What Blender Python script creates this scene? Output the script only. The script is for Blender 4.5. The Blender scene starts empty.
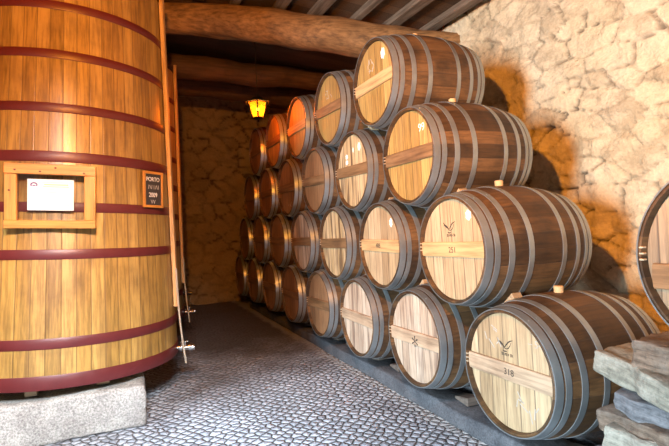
import bpy, bmesh, math, random
import numpy as np
from mathutils import Vector, Matrix, noise as mnoise

PI = math.pi
rad = math.radians
scn = bpy.context.scene
COL = scn.collection
random.seed(7)

# ------------------------------------------------------------------ camera
CAM = Vector((-2.0775, -2.3197, 1.5897))
yaw, pit, rol, FPX = 0.4120, -0.0008, -0.0449, 492.43
fw = Vector((math.sin(yaw)*math.cos(pit), math.cos(yaw)*math.cos(pit), math.sin(pit)))
r0 = Vector((math.cos(yaw), -math.sin(yaw), 0)); u0 = r0.cross(fw)
rt = r0*math.cos(rol) + u0*math.sin(rol); up = -r0*math.sin(rol) + u0*math.cos(rol)
cd = bpy.data.cameras.new('camera'); cam = bpy.data.objects.new('camera', cd); COL.objects.link(cam)
cd.sensor_width = 36.0; cd.lens = 36.0*FPX/669.0; cd.clip_start = 0.05; cd.clip_end = 100
cam.matrix_world = Matrix(((rt.x, up.x, -fw.x, CAM.x), (rt.y, up.y, -fw.y, CAM.y), (rt.z, up.z, -fw.z, CAM.z), (0, 0, 0, 1)))
scn.camera = cam

# ------------------------------------------------------------------ exposure, world, lights
scn.view_settings.view_transform = 'Standard'
scn.view_settings.look = 'None'
scn.view_settings.gamma = 1.0
scn.view_settings.use_curve_mapping = False
scn.view_settings.exposure = 0.0
w = bpy.data.worlds.new('world'); scn.world = w; w.use_nodes = True
w.node_tree.nodes['Background'].inputs[0].default_value = (0.75, 0.87, 1.0, 1)
w.node_tree.nodes['Background'].inputs[1].default_value = 0.8

def area(name, loc, rot, sx, sy, power, col, spread=180):
    d = bpy.data.lights.new(name, 'AREA'); d.shape = 'RECTANGLE'; d.size = sx; d.size_y = sy
    d.energy = power; d.color = col; d.spread = rad(spread)
    o = bpy.data.objects.new(name, d); o.location = loc; o.rotation_euler = rot; COL.objects.link(o); return o

def point(name, loc, power, col, r):
    d = bpy.data.lights.new(name, 'POINT'); d.energy = power; d.color = col; d.shadow_soft_size = r
    o = bpy.data.objects.new(name, d); o.location = loc; COL.objects.link(o); return o

# daylight coming low through the wide opening in the left wall, behind and left of the camera
DOOR_Y0, DOOR_Y1, DOOR_Z, LEFT_X = -4.3, 0.22, 3.4, -3.95
def aim(o, at):
    o.rotation_euler = (Vector(at)-o.location).to_track_quat('-Z', 'Y').to_euler(); return o
aim(area('courtyard_daylight', (-9.6, -3.95, 1.7), (0, 0, 0), 1.35, 2.2, 2000, (0.75, 0.92, 1.0)), (0.5, 1.2, 1.6))
# added fill inside the closed front wall, brightening the granite block and cobbles
aim(area('front_fill', (-2.5, -4.3, 4.1), (0, 0, 0), 1.4, 0.8, 58, (0.86, 0.93, 1.0), 36), (-2.75, 1.5, 0.6))
# the higher sky over the courtyard, coming down under the lintel on to the cobbles
aim(area('courtyard_high_sky', (-7.2, -2.35, 5.6), (0, 0, 0), 1.3, 1.3, 1850, (0.70, 0.84, 1.0)), (-0.9, 0.8, 0.0))
# the warm ceiling lamp out of the frame above the camera
WARM = (1.0, 0.335, 0.025)
point('ceiling_lamp_light', (-2.10, -1.33, 2.95), 960, WARM, 0.05)
LANTERN = (-0.335, 4.03, 3.123)
point('lantern_light', LANTERN, 52, (1.0, 0.34, 0.04), 0.06)

# ------------------------------------------------------------------ helpers
def link(name, me, mats, parent=None):
    o = bpy.data.objects.new(name, me); COL.objects.link(o)
    if not isinstance(mats, (list, tuple)): mats = [mats]
    for m in mats: me.materials.append(m)
    if parent is not None: o.parent = parent
    return o

def obj(name, bm, mat, parent=None, smooth=True, angle=35):
    me = bpy.data.meshes.new(name)
    bmesh.ops.recalc_face_normals(bm, faces=bm.faces[:])
    bm.to_mesh(me); bm.free()
    if smooth:
        for p in me.polygons: p.use_smooth = True
        try: me.set_sharp_from_angle(angle=rad(angle))
        except Exception: pass
    return link(name, me, mat, parent)

def thing(name, label, cat, loc=(0, 0, 0), rot=(0, 0, 0), group=None):
    o = bpy.data.objects.new(name, None); COL.objects.link(o)
    o.empty_display_size = 0.1
    o.location = loc; o.rotation_euler = rot
    o['label'] = label; o['category'] = cat
    if group: o['group'] = group
    return o

def tag(o, label, cat, group=None):
    o['label'] = label; o['category'] = cat
    if group: o['group'] = group
    return o

def struct(o):
    o['kind'] = 'structure'; return o

def box(bm, c, s, bev=0.0, M=None, seg=1):
    g = bmesh.ops.create_cube(bm, size=1.0)
    vs = g['verts']
    for v in vs: v.co = Vector((v.co.x*s[0], v.co.y*s[1], v.co.z*s[2]))
    if bev > 0:
        es = list({e for v in vs for e in v.link_edges})
        r = bmesh.ops.bevel(bm, geom=es, offset=bev, segments=seg, affect='EDGES', profile=0.5)
        vs = list({v for f in r['faces'] for v in f.verts} | {v for v in vs if v.is_valid})
    T = Matrix.Translation(Vector(c))
    if M is not None: T = T @ M
    for v in vs: v.co = T @ v.co
    return vs

def lathe(bm, prof, seg=64, axis='X', closed=True, off=(0, 0, 0)):
    """prof: list of (t along the axis, radius)"""
    rings = []
    for t, r in prof:
        ring = []
        for k in range(seg):
            a = 2*PI*k/seg
            if axis == 'X': p = (t, r*math.cos(a), r*math.sin(a))
            else: p = (r*math.cos(a), r*math.sin(a), t)
            ring.append(bm.verts.new((p[0]+off[0], p[1]+off[1], p[2]+off[2])))
        rings.append(ring)
    n = len(rings)
    for i in range(n if closed else n-1):
        a, b = rings[i], rings[(i+1) % n]
        for k in range(seg):
            bm.faces.new((a[k], a[(k+1) % seg], b[(k+1) % seg], b[k]))
    return rings

def solid_lathe(bm, prof, seg=32, axis='X', off=(0, 0, 0)):
    rings = lathe(bm, prof, seg, axis, False, off)
    bm.faces.new(rings[0][::-1]); bm.faces.new(rings[-1])

def tube(bm, pts, r, seg=10, rr=None):
    pts = [Vector(p) for p in pts]; rings = []
    prev = None
    for i, p in enumerate(pts):
        d = (pts[min(i+1, len(pts)-1)] - pts[max(i-1, 0)]).normalized()
        a = d.cross(Vector((0, 0, 1)))
        if a.length < 0.05: a = d.cross(Vector((0, 1, 0)))
        a.normalize()
        if prev is not None and a.dot(prev) < 0: a = -a
        prev = a
        b = d.cross(a)
        rad_ = rr[i] if rr else r
        rings.append([bm.verts.new(p + (a*math.cos(2*PI*k/seg) + b*math.sin(2*PI*k/seg))*rad_) for k in range(seg)])
    for i in range(len(rings)-1):
        for k in range(seg):
            bm.faces.new((rings[i][k], rings[i][(k+1) % seg], rings[i+1][(k+1) % seg], rings[i+1][k]))
    bm.faces.new(rings[0][::-1]); bm.faces.new(rings[-1])

def fbm(p, oct=3):
    s, a, f = 0.0, 1.0, 1.0
    for _ in range(oct):
        s += a*mnoise.noise(Vector((p[0]*f, p[1]*f, p[2]*f))); a *= 0.5; f *= 2.1
    return s

def rough_block(size, cuts, amp, freq, seed, rnd=0.25, outline=0.0):
    """an irregular stone: a gridded block, corners worn off, faces pitted"""
    bm = bmesh.new()
    bmesh.ops.create_cube(bm, size=1.0)
    bmesh.ops.subdivide_edges(bm, edges=bm.edges[:], cuts=cuts, use_grid_fill=True)
    sx, sy, sz = size; m = min(size)
    for v in bm.verts:
        q = v.co.copy()
        p = Vector((q.x*sx, q.y*sy, q.z*sz))
        # rounding of edges: pull towards the inner box
        inner = Vector([max(-s/2 + m*rnd, min(s/2 - m*rnd, c)) for s, c in zip(size, p)])
        d = p - inner
        if d.length > 1e-6:
            L = m*rnd
            nrm = d.normalized()
            p = inner + nrm*min(d.length, L)
        else: nrm = Vector((0, 0, 0))
        s = Vector((seed*3.7, seed*1.3, seed*2.9))
        k = amp*fbm(p*freq + s, 4)
        big = amp*1.6*fbm(p*freq*0.25 + s*2, 2)
        p = p + (nrm if nrm.length else p.normalized())*(k + big)
        if outline:                                                     # broken, pointed outline seen from above
            a_ = math.atan2(p.y, p.x); k_ = 1 - outline*(0.5+0.9*mnoise.noise(Vector((math.cos(a_)*1.3, math.sin(a_)*1.3, seed*5.1))) + 0.35*mnoise.noise(Vector((math.cos(a_)*5, math.sin(a_)*5, seed*2.2+3))))
            p.x *= k_; p.y *= k_; p.z += 0.12*sz*mnoise.noise(Vector((p.x*3, p.y*3, seed)))
        v.co = p
    return bm

# ------------------------------------------------------------------ materials
class NT:
    def __init__(self, name):
        self.m = bpy.data.materials.new(name); self.m.use_nodes = True
        self.t = self.m.node_tree; self.b = self.t.nodes['Principled BSDF']; self.out = self.t.nodes['Material Output']
    def n(self, typ, **kw):
        nd = self.t.nodes.new(typ)
        for k, v in kw.items():
            if k.startswith('in_'):
                key = k[3:]; key = int(key) if key.isdigit() else key
                nd.inputs[key].default_value = v
            else: setattr(nd, k, v)
        return nd
    def l(self, a, b): self.t.links.new(a, b)
    def math(self, op, a, b=None, c=None):
        nd = self.n('ShaderNodeMath', operation=op)
        for i, x in enumerate((a, b, c)):
            if x is None: continue
            if isinstance(x, (int, float)): nd.inputs[i].default_value = x
            else: self.l(x, nd.inputs[i])
        return nd.outputs[0]
    def ramp(self, fac, stops, interp='LINEAR'):
        nd = self.n('ShaderNodeValToRGB'); cr = nd.color_ramp; cr.interpolation = interp
        while len(cr.elements) < len(stops): cr.elements.new(0.5)
        for e, (p, c) in zip(cr.elements, stops):
            e.position = p; e.color = (c, c, c, 1) if isinstance(c, (int, float)) else (*c, 1)
        self.l(fac, nd.inputs[0]); return nd.outputs[0]
    def mix(self, fac, a, b, mode='MIX'):
        nd = self.n('ShaderNodeMix', data_type='RGBA', blend_type=mode)
        for i, x in ((0, fac), (6, a), (7, b)):
            if isinstance(x, (int, float)): nd.inputs[i].default_value = x
            elif isinstance(x, tuple): nd.inputs[i].default_value = (*x, 1)
            else: self.l(x, nd.inputs[i])
        return nd.outputs[2]
    def coords(self, out='Object'): return self.n('ShaderNodeTexCoord').outputs[out]
    def mapping(self, vec, scale=(1, 1, 1), rot=(0, 0, 0), loc=(0, 0, 0)):
        nd = self.n('ShaderNodeMapping'); self.l(vec, nd.inputs[0])
        nd.inputs['Scale'].default_value = scale; nd.inputs['Rotation'].default_value = rot; nd.inputs['Location'].default_value = loc
        return nd.outputs[0]
    def noise(self, vec, scale, detail=4, rough=0.55, out=0):
        nd = self.n('ShaderNodeTexNoise', in_Scale=scale, in_Detail=detail, in_Roughness=rough); self.l(vec, nd.inputs['Vector']); return nd.outputs[out]
    def bump(self, h, strength=0.3, dist=0.01):
        nd = self.n('ShaderNodeBump', in_Strength=strength, in_Distance=dist); self.l(h, nd.inputs['Height']); self.l(nd.outputs[0], self.b.inputs['Normal'])
    def setc(self, c):
        if isinstance(c, tuple): self.b.inputs['Base Color'].default_value = (*c, 1)
        else: self.l(c, self.b.inputs['Base Color'])
    def setr(self, r):
        if isinstance(r, (int, float)): self.b.inputs['Roughness'].default_value = r
        else: self.l(r, self.b.inputs['Roughness'])
    def rnd(self): return self.n('ShaderNodeObjectInfo').outputs['Random']

def wood(name, cols, width=0.09, mode='flat', grain=1.0, rough=0.55, groove=0.05, stain=(0.05, 0.03, 0.02), stain_amt=0.4, count=30, gaxis='Z', coat=0.0, streak=0.0, groove_col=(0.05, 0.03, 0.02)):
    """planked wood. mode flat: planks along Z side by side in Y; ang_x / ang_z: staves round the X / Z axis; none: one board along gaxis"""
    T = NT(name); co = T.coords(); rn = T.rnd()
    sep = T.n('ShaderNodeSeparateXYZ'); T.l(co, sep.inputs[0]); X, Y, Z = sep.outputs
    if mode == 'flat': q = T.math('DIVIDE', Y, width); gs = (62, 62, 3.4)
    elif mode == 'ang_x': q = T.math('MULTIPLY', T.math('ARCTAN2', Y, Z), count/(2*PI)); gs = (3, 50, 50)
    elif mode == 'ang_z': q = T.math('MULTIPLY', T.math('ARCTAN2', Y, X), count/(2*PI)); gs = (55, 55, 2.6)
    else: q = None; gs = {'X': (2, 30, 30), 'Y': (30, 2, 30), 'Z': (30, 30, 2)}[gaxis]
    off = T.math('MULTIPLY', rn, 37.0)
    comb = T.n('ShaderNodeCombineXYZ'); T.l(off, comb.inputs[0]); T.l(off, comb.inputs[1]); T.l(off, comb.inputs[2])
    add = T.n('ShaderNodeVectorMath', operation='ADD'); T.l(co, add.inputs[0]); T.l(comb.outputs[0], add.inputs[1]); cv = add.outputs[0]
    g = T.noise(T.mapping(cv, gs), 1.0*grain, 6, 0.65)
    if q is not None:
        wob = T.math('MULTIPLY_ADD', T.noise(cv, 2.5, 2), 0.10, -0.05)
        qq = T.math('ADD', T.math('ADD', q, wob), T.math('MULTIPLY', rn, 11.3))
        idx = T.math('FLOOR', qq); fr = T.math('FRACT', qq)
        wn = T.n('ShaderNodeTexWhiteNoise', noise_dimensions='2D'); cx = T.n('ShaderNodeCombineXYZ'); T.l(idx, cx.inputs[0]); T.l(T.math('FLOOR', off), cx.inputs[1]); T.l(cx.outputs[0], wn.inputs['Vector'])
        fac = T.math('ADD', T.math('MULTIPLY', wn.outputs['Value'], 0.6), T.math('MULTIPLY', g, 0.5))
    else:
        fac = T.math('MULTIPLY_ADD', g, 0.9, 0.05)
    n = len(cols)
    c = T.ramp(fac, [(0.12 + 0.76*i/(n-1), cols[i]) for i in range(n)])
    st = T.ramp(T.noise(cv, 3.1, 5, 0.6), [(0.48, 0.0), (0.72, 1.0)])
    c = T.mix(T.math('MULTIPLY', st, stain_amt), c, stain)
    fine = T.ramp(g, [(0.32, 0.62), (0.55, 1.02)])
    c = T.mix(1.0, c, fine, 'MULTIPLY')
    h = T.math('MULTIPLY', g, 0.35)
    if streak > 0:
        sk = T.noise(T.mapping(cv, (14, 14, 1.1)), 1.0, 3, 0.5)
        c = T.mix(T.math('MULTIPLY', T.ramp(sk, [(0.50, 0.0), (0.60, 1.0)]), streak), c, stain)
    if q is not None:
        ed = T.math('MINIMUM', fr, T.math('SUBTRACT', 1.0, fr))
        gr = T.ramp(ed, [(0.0, 0.0), (groove, 1.0)])
        c = T.mix(T.math('MULTIPLY', T.math('SUBTRACT', 1.0, gr), 0.8), c, groove_col)
        h = T.math('ADD', h, T.math('MULTIPLY', gr, 0.6))
    T.setc(c); T.setr(T.math('MULTIPLY_ADD', g, 0.25, rough-0.12)); T.bump(h, 0.45, 0.006)
    if coat: T.b.inputs['Coat Weight'].default_value = coat; T.b.inputs['Coat Roughness'].default_value = 0.3
    return T.m

def plain(name, col, rough=0.5, metal=0.0, var=0.25, scale=12, bump=0.1):
    T = NT(name); cv = T.coords(); n1 = T.noise(cv, scale, 5, 0.6)
    c = T.mix(T.math('MULTIPLY', n1, 1.0), tuple(x*(1-var) for x in col), tuple(min(1, x*(1+var)) for x in col))
    T.setc(c); T.setr(T.math('MULTIPLY_ADD', n1, 0.2, rough-0.1)); T.b.inputs['Metallic'].default_value = metal
    if bump: T.bump(T.noise(cv, scale*4, 4), bump, 0.004)
    return T.m

M = {}
M['stave'] = wood('stave_wood', [(0.038, 0.019, 0.008), (0.08, 0.041, 0.016), (0.165, 0.086, 0.034)], mode='ang_x', count=26, rough=0.58, groove=0.035, stain=(0.008, 0.006, 0.005), stain_amt=0.85)
M['head_gold'] = wood('head_wood_golden', [(0.26, 0.15, 0.040), (0.42, 0.26, 0.080), (0.50, 0.325, 0.115)], width=0.115, rough=0.6, groove=0.05, stain_amt=0.30, streak=0.25, stain=(0.25, 0.15, 0.07))
M['head_pale'] = wood('head_wood_pale', [(0.26, 0.17, 0.09), (0.46, 0.335, 0.195), (0.57, 0.435, 0.275)], width=0.115, rough=0.65, groove=0.05, stain_amt=0.3, streak=0.25, stain=(0.28, 0.18, 0.10))
M['head_weather'] = wood('head_wood_weathered', [(0.30, 0.20, 0.13), (0.50, 0.38, 0.28), (0.62, 0.51, 0.40)], width=0.10, rough=0.7, groove=0.06, stain_amt=0.25, stain=(0.12, 0.06, 0.04), streak=0.6)
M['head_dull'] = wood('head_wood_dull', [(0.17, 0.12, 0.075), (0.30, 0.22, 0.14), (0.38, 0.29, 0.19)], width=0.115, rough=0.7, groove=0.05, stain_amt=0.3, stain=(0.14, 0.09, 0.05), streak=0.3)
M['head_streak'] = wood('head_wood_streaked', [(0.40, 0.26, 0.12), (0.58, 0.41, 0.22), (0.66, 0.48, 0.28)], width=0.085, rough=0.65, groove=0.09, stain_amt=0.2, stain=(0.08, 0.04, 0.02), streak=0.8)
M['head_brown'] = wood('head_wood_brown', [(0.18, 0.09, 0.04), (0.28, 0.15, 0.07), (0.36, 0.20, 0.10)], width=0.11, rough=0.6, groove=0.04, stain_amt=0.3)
M['bar_brown'] = wood('crossbar_wood_brown', [(0.11, 0.055, 0.022), (0.22, 0.12, 0.052), (0.34, 0.20, 0.10)], mode='none', gaxis='Y', rough=0.65, stain_amt=0.5, stain=(0.10, 0.05, 0.03))
M['bar_weather'] = wood('crossbar_wood_weathered', [(0.28, 0.19, 0.12), (0.46, 0.33, 0.22), (0.56, 0.43, 0.31)], mode='none', gaxis='Y', rough=0.7, stain_amt=0.45, stain=(0.20, 0.10, 0.05))
M['bar_light'] = wood('crossbar_wood_light', [(0.44, 0.27, 0.12), (0.56, 0.36, 0.17), (0.62, 0.42, 0.22)], mode='none', gaxis='Y', rough=0.6, stain_amt=0.1, stain=(0.3, 0.18, 0.08))
M['hoop'] = plain('galvanised_hoop', (0.32, 0.355, 0.375), 0.37, 0.72, 0.40, 7, 0.08)
M['bung'] = plain('bung_wood', (0.55, 0.38, 0.20), 0.7, 0, 0.2, 20)
M['wedge'] = wood('wedge_wood', [(0.25, 0.18, 0.11), (0.42, 0.31, 0.19), (0.52, 0.40, 0.26)], mode='none', gaxis='X', rough=0.75, stain_amt=0.3)
M['wedge_grey'] = wood('wedge_wood_grey', [(0.06, 0.05, 0.042), (0.12, 0.10, 0.085), (0.18, 0.15, 0.125)], mode='none', gaxis='X', rough=0.8, stain_amt=0.4)
M['ink'] = plain('black_stencil_ink', (0.045, 0.032, 0.025), 0.8, 0, 0.5, 90, 0)
M['chalk'] = plain('white_chalk', (0.80, 0.78, 0.74), 0.9, 0, 0.1, 40, 0)
M['faint_chalk'] = plain('faint_chalk', (0.42, 0.38, 0.33), 0.9, 0, 0.15, 40, 0)
M['notch'] = plain('splinter_pale_wood', (0.50, 0.40, 0.28), 0.8, 0, 0.2, 40, 0)
M['vat'] = wood('vat_stave_wood', [(0.16, 0.086, 0.016), (0.36, 0.212, 0.048), (0.47, 0.30, 0.085)], mode='ang_z', count=58, rough=0.38, groove=0.055, stain=(0.11, 0.05, 0.015), stain_amt=0.5, coat=0.25, streak=0.35, groove_col=(0.09, 0.045, 0.015))
M['vat_lid'] = wood('vat_lid_wood', [(0.34, 0.19, 0.07), (0.50, 0.31, 0.12)], width=0.14, rough=0.5)
M['vat_hoop'] = plain('maroon_paint', (0.095, 0.0115, 0.012), 0.42, 0.0, 0.25, 14, 0.05)
M['batten'] = wood('batten_wood', [(0.40, 0.22, 0.08), (0.58, 0.36, 0.15), (0.66, 0.44, 0.20)], mode='none', gaxis='Z', rough=0.45, stain_amt=0.2, stain=(0.2, 0.1, 0.04))
M['steel'] = plain('stainless_steel', (0.62, 0.62, 0.60), 0.22, 1.0, 0.08, 20, 0)
M['hose'] = plain('pale_hose_plastic', (0.42, 0.38, 0.30), 0.35, 0, 0.1, 20, 0)
M['frame'] = wood('pine_frame_wood', [(0.48, 0.185, 0.028), (0.57, 0.24, 0.040), (0.62, 0.28, 0.055)], mode='none', gaxis='X', rough=0.35, stain_amt=0.08, stain=(0.3, 0.12, 0.03), coat=0.1)
M['frame_v'] = wood('pine_frame_wood_upright', [(0.48, 0.185, 0.028), (0.57, 0.24, 0.040), (0.62, 0.28, 0.055)], mode='none', gaxis='Z', rough=0.35, stain_amt=0.08, stain=(0.3, 0.12, 0.03), coat=0.1)
M['paper'] = plain('certificate_paper', (0.86, 0.88, 0.90), 0.6, 0, 0.02, 10, 0)
M['print_grey'] = plain('print_grey', (0.45, 0.46, 0.50), 0.7, 0, 0.1, 30, 0)
M['print_purple'] = plain('print_purple', (0.16, 0.07, 0.28), 0.7, 0, 0.1, 30, 0)
M['print_gold'] = plain('print_gold', (0.60, 0.50, 0.22), 0.7, 0, 0.1, 30, 0)
M['slate'] = plain('blackboard_slate', (0.035, 0.030, 0.028), 0.75, 0, 0.4, 8, 0.05)
M['iron'] = plain('black_iron', (0.018, 0.015, 0.013), 0.45, 0.6, 0.3, 20, 0.05)

def glass_mat():
    T = NT('clear_glass'); tr = T.n('ShaderNodeBsdfTransparent'); gl = T.n('ShaderNodeBsdfGlossy', in_Roughness=0.03)
    tr.inputs[0].default_value = (0.93, 0.95, 0.95, 1)
    lw = T.n('ShaderNodeLayerWeight', in_Blend=0.12); mx = T.n('ShaderNodeMixShader')
    T.l(T.math('MULTIPLY_ADD', lw.outputs['Fresnel'], 0.7, 0.02), mx.inputs[0]); T.l(tr.outputs[0], mx.inputs[1]); T.l(gl.outputs[0], mx.inputs[2]); T.l(mx.outputs[0], T.out.inputs[0])
    return T.m
M['glass'] = glass_mat()
def amber_mat():
    T = NT('amber_lantern_glass'); tr = T.n('ShaderNodeBsdfTransparent'); tl = T.n('ShaderNodeBsdfTranslucent'); em = T.n('ShaderNodeEmission')
    tr.inputs[0].default_value = (1, 0.62, 0.18, 1); tl.inputs[0].default_value = (1, 0.65, 0.2, 1)
    em.inputs[0].default_value = (1, 0.27, 0.02, 1); em.inputs[1].default_value = 0.16
    a = T.n('ShaderNodeMixShader'); a.inputs[0].default_value = 0.06; T.l(tr.outputs[0], a.inputs[1]); T.l(tl.outputs[0], a.inputs[2])
    b = T.n('ShaderNodeAddShader'); T.l(a.outputs[0], b.inputs[0]); T.l(em.outputs[0], b.inputs[1]); T.l(b.outputs[0], T.out.inputs[0])
    return T.m
M['amber'] = amber_mat()
def bulb_mat():
    T = NT('lit_bulb'); em = T.n('ShaderNodeEmission'); em.inputs[0].default_value = (1, 0.72, 0.30, 1); em.inputs[1].default_value = 40
    T.l(em.outputs[0], T.out.inputs[0]); return T.m
M['bulb'] = bulb_mat()

def granite_mat(name, a, b, speck=0.5):
    T = NT(name); cv = T.coords(); n1 = T.noise(cv, 5, 5, 0.6); n2 = T.noise(cv, 70, 3, 0.7); n3 = T.noise(cv, 22, 4, 0.7)
    c = T.mix(T.ramp(n1, [(0.35, 0.0), (0.65, 1.0)]), a, b)
    c = T.mix(1.0, c, T.ramp(n2, [(0.35, 1-speck), (0.6, 1.1)]), 'MULTIPLY')
    T.setc(c); T.setr(0.85); T.bump(T.math('ADD', n3, T.math('MULTIPLY', n2, 0.5)), 0.7, 0.018); return T.m
M['granite'] = granite_mat('granite', (0.30, 0.29, 0.27), (0.46, 0.45, 0.42))
M['curb'] = granite_mat('curb_granite', (0.065, 0.072, 0.085), (0.125, 0.132, 0.148), 0.4)
M['plinth'] = plain('timber_plinth', (0.40, 0.32, 0.22), 0.8, 0, 0.3, 8, 0.2)

def schist_mat(name, a, b, c3):
    T = NT(name); cv = T.coords(); rn = T.rnd()
    st = T.noise(T.mapping(cv, (3, 3, 38)), 1.0, 8, 0.72); n1 = T.noise(cv, 4.5, 5, 0.6); n2 = T.noise(cv, 38, 4, 0.7)
    c = T.mix(T.ramp(st, [(0.40, 0.0), (0.60, 1.0)]), a, b)
    c = T.mix(T.ramp(n1, [(0.50, 0.0), (0.66, 0.8)]), c, c3)
    c = T.mix(1.0, c, T.ramp(n2, [(0.30, 0.65), (0.55, 1.05)]), 'MULTIPLY')
    T.setc(c); T.setr(0.85); T.bump(T.math('ADD', st, T.math('MULTIPLY', n2, 0.6)), 0.8, 0.015); return T.m
M['schist_pale'] = schist_mat('schist_pale_green', (0.17, 0.165, 0.135), (0.33, 0.325, 0.27), (0.42, 0.40, 0.345))
M['schist_brown'] = schist_mat('schist_brown', (0.10, 0.07, 0.05), (0.24, 0.18, 0.135), (0.20, 0.175, 0.15))
M['schist_grey'] = schist_mat('schist_blue_grey', (0.085, 0.088, 0.10), (0.21, 0.22, 0.24), (0.15, 0.155, 0.17))
M['schist_white'] = schist_mat('schist_white', (0.60, 0.60, 0.62), (0.78, 0.78, 0.80), (0.70, 0.68, 0.66))

def wall_mat(name, white, tint, rock, mortar, amount):
    T = NT(name); cv = T.coords('Object')
    at = T.n('ShaderNodeAttribute', attribute_name='joint'); jt = at.outputs['Fac']
    at2 = T.n('ShaderNodeAttribute', attribute_name='stone'); sid = at2.outputs['Fac']
    n1 = T.noise(cv, 1.1, 5, 0.6); n2 = T.noise(T.mapping(cv, (1, 0.7, 1.3)), 6.5, 8, 0.68); n3 = T.noise(cv, 30, 5, 0.65)
    c = T.mix(T.ramp(n1, [(0.38, 0.0), (0.66, 1.0)]), white, tint)
    # places where the limewash has gone and the rock shows
    bare = T.ramp(T.math('ADD', T.math('MULTIPLY', n2, 0.75), T.math('MULTIPLY', sid, 0.25)), [(0.56-0.06*amount, 0.0), (0.66, 1.0)])
    c = T.mix(T.math('MULTIPLY', bare, 0.55*amount), c, rock)
    c = T.mix(T.math('MULTIPLY', jt, T.ramp(n2, [(0.32, 0.35), (0.50, 1.0)])), c, mortar)
    c = T.mix(1.0, c, T.ramp(n3, [(0.3, 0.84), (0.6, 1.03)]), 'MULTIPLY')
    T.setc(c); T.setr(0.9); T.bump(T.math('ADD', n3, T.math('MULTIPLY', n2, 1.8)), 0.75, 0.03); return T.m
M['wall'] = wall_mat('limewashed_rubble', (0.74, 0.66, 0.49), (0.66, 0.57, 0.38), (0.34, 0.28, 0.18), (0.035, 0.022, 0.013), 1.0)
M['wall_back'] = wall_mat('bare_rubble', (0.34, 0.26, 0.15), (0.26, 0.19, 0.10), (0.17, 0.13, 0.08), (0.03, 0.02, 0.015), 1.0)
M['wall_plain'] = plain('plain_plaster', (0.13, 0.12, 0.11), 0.9, 0, 0.2, 3, 0.2)
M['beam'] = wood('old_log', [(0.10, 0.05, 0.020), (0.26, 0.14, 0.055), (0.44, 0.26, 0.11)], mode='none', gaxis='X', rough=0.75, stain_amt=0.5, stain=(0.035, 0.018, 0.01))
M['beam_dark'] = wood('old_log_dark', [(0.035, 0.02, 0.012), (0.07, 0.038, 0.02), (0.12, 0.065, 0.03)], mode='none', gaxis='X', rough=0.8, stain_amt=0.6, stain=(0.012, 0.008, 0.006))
M['rafter'] = wood('grey_rafter', [(0.085, 0.062, 0.044), (0.165, 0.125, 0.09), (0.27, 0.22, 0.17)], mode='none', gaxis='Y', rough=0.8, stain_amt=0.35)
M['ceil'] = wood('ceiling_boards', [(0.06, 0.035, 0.02), (0.11, 0.065, 0.035), (0.17, 0.10, 0.055)], mode='flat', width=0.2, rough=0.85, stain_amt=0.5)

def floor_mat():
    T = NT('granite_setts'); cv = T.coords('Object')
    wv = T.n('ShaderNodeTexNoise', in_Scale=1.6, in_Detail=2.0); T.l(cv, wv.inputs['Vector'])
    sub = T.n('ShaderNodeVectorMath', operation='SUBTRACT'); T.l(wv.outputs['Color'], sub.inputs[0]); sub.inputs[1].default_value = (0.5, 0.5, 0.5)
    sc = T.n('ShaderNodeVectorMath', operation='SCALE'); T.l(sub.outputs[0], sc.inputs[0]); sc.inputs['Scale'].default_value = 0.10
    ad = T.n('ShaderNodeVectorMath', operation='ADD'); T.l(cv, ad.inputs[0]); T.l(sc.outputs[0], ad.inputs[1])
    mp = T.mapping(ad.outputs[0], (1, 1, 1), (0, 0, rad(-38)))
    v1 = T.n('ShaderNodeTexVoronoi', feature='DISTANCE_TO_EDGE', in_Scale=14.5, in_Randomness=0.55); T.l(mp, v1.inputs['Vector'])
    v2 = T.n('ShaderNodeTexVoronoi', feature='F1', in_Scale=14.5, in_Randomness=0.55); T.l(mp, v2.inputs['Vector'])
    for v in (v1, v2):
        try: v.voronoi_dimensions = '2D'
        except Exception: pass
    hsv = T.n('ShaderNodeSeparateColor'); T.l(v2.outputs['Color'], hsv.inputs[0])
    tone = T.mix(hsv.outputs[0], (0.34, 0.365, 0.415), (0.55, 0.585, 0.645))
    n1 = T.noise(cv, 1.3, 5, 0.6); n2 = T.noise(cv, 45, 4, 0.7)
    tone = T.mix(T.math('MULTIPLY', T.ramp(n1, [(0.45, 0.0), (0.65, 1.0)]), 0.5), tone, (0.20, 0.20, 0.205))
    jm = T.ramp(v1.outputs['Distance'], [(0.01, 0.0), (0.11, 1.0)])
    c = T.mix(jm, (0.11, 0.105, 0.10), tone)
    c = T.mix(1.0, c, T.ramp(n2, [(0.3, 0.75), (0.6, 1.1)]), 'MULTIPLY')
    # shade of the deep cellar painted in: cobbles darker and browner further in
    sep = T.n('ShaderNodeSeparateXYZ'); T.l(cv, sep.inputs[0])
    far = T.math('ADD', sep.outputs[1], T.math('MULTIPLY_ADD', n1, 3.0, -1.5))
    back_shade = T.ramp(T.math('MULTIPLY_ADD', far, 0.25, -0.6), [(0.0, 0.0), (0.5, 1.0)])
    c = T.mix(T.math('MULTIPLY', back_shade, 0.85), c, (0.065, 0.045, 0.028))
    # pale mortar crumbs along the foot of the kerb
    near = T.ramp(T.math('ADD', sep.outputs[0], T.math('MULTIPLY_ADD', T.noise(cv, 3.0, 4, 0.7), 0.34, -0.17)), [(0.05, 0.0), (0.13, 1.0)])
    c = T.mix(T.math('MULTIPLY', near, 0.55), c, (0.50, 0.48, 0.45))
    T.setc(c); T.setr(T.math('MULTIPLY_ADD', n2, 0.25, 0.5))
    dome = T.ramp(v1.outputs['Distance'], [(0.0, 0.0), (0.16, 0.75), (0.45, 1.0)])
    T.bump(T.math('ADD', dome, T.math('MULTIPLY', n2, 0.22)), 0.9, 0.03)
    return T.m
M['floor'] = floor_mat()

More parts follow.
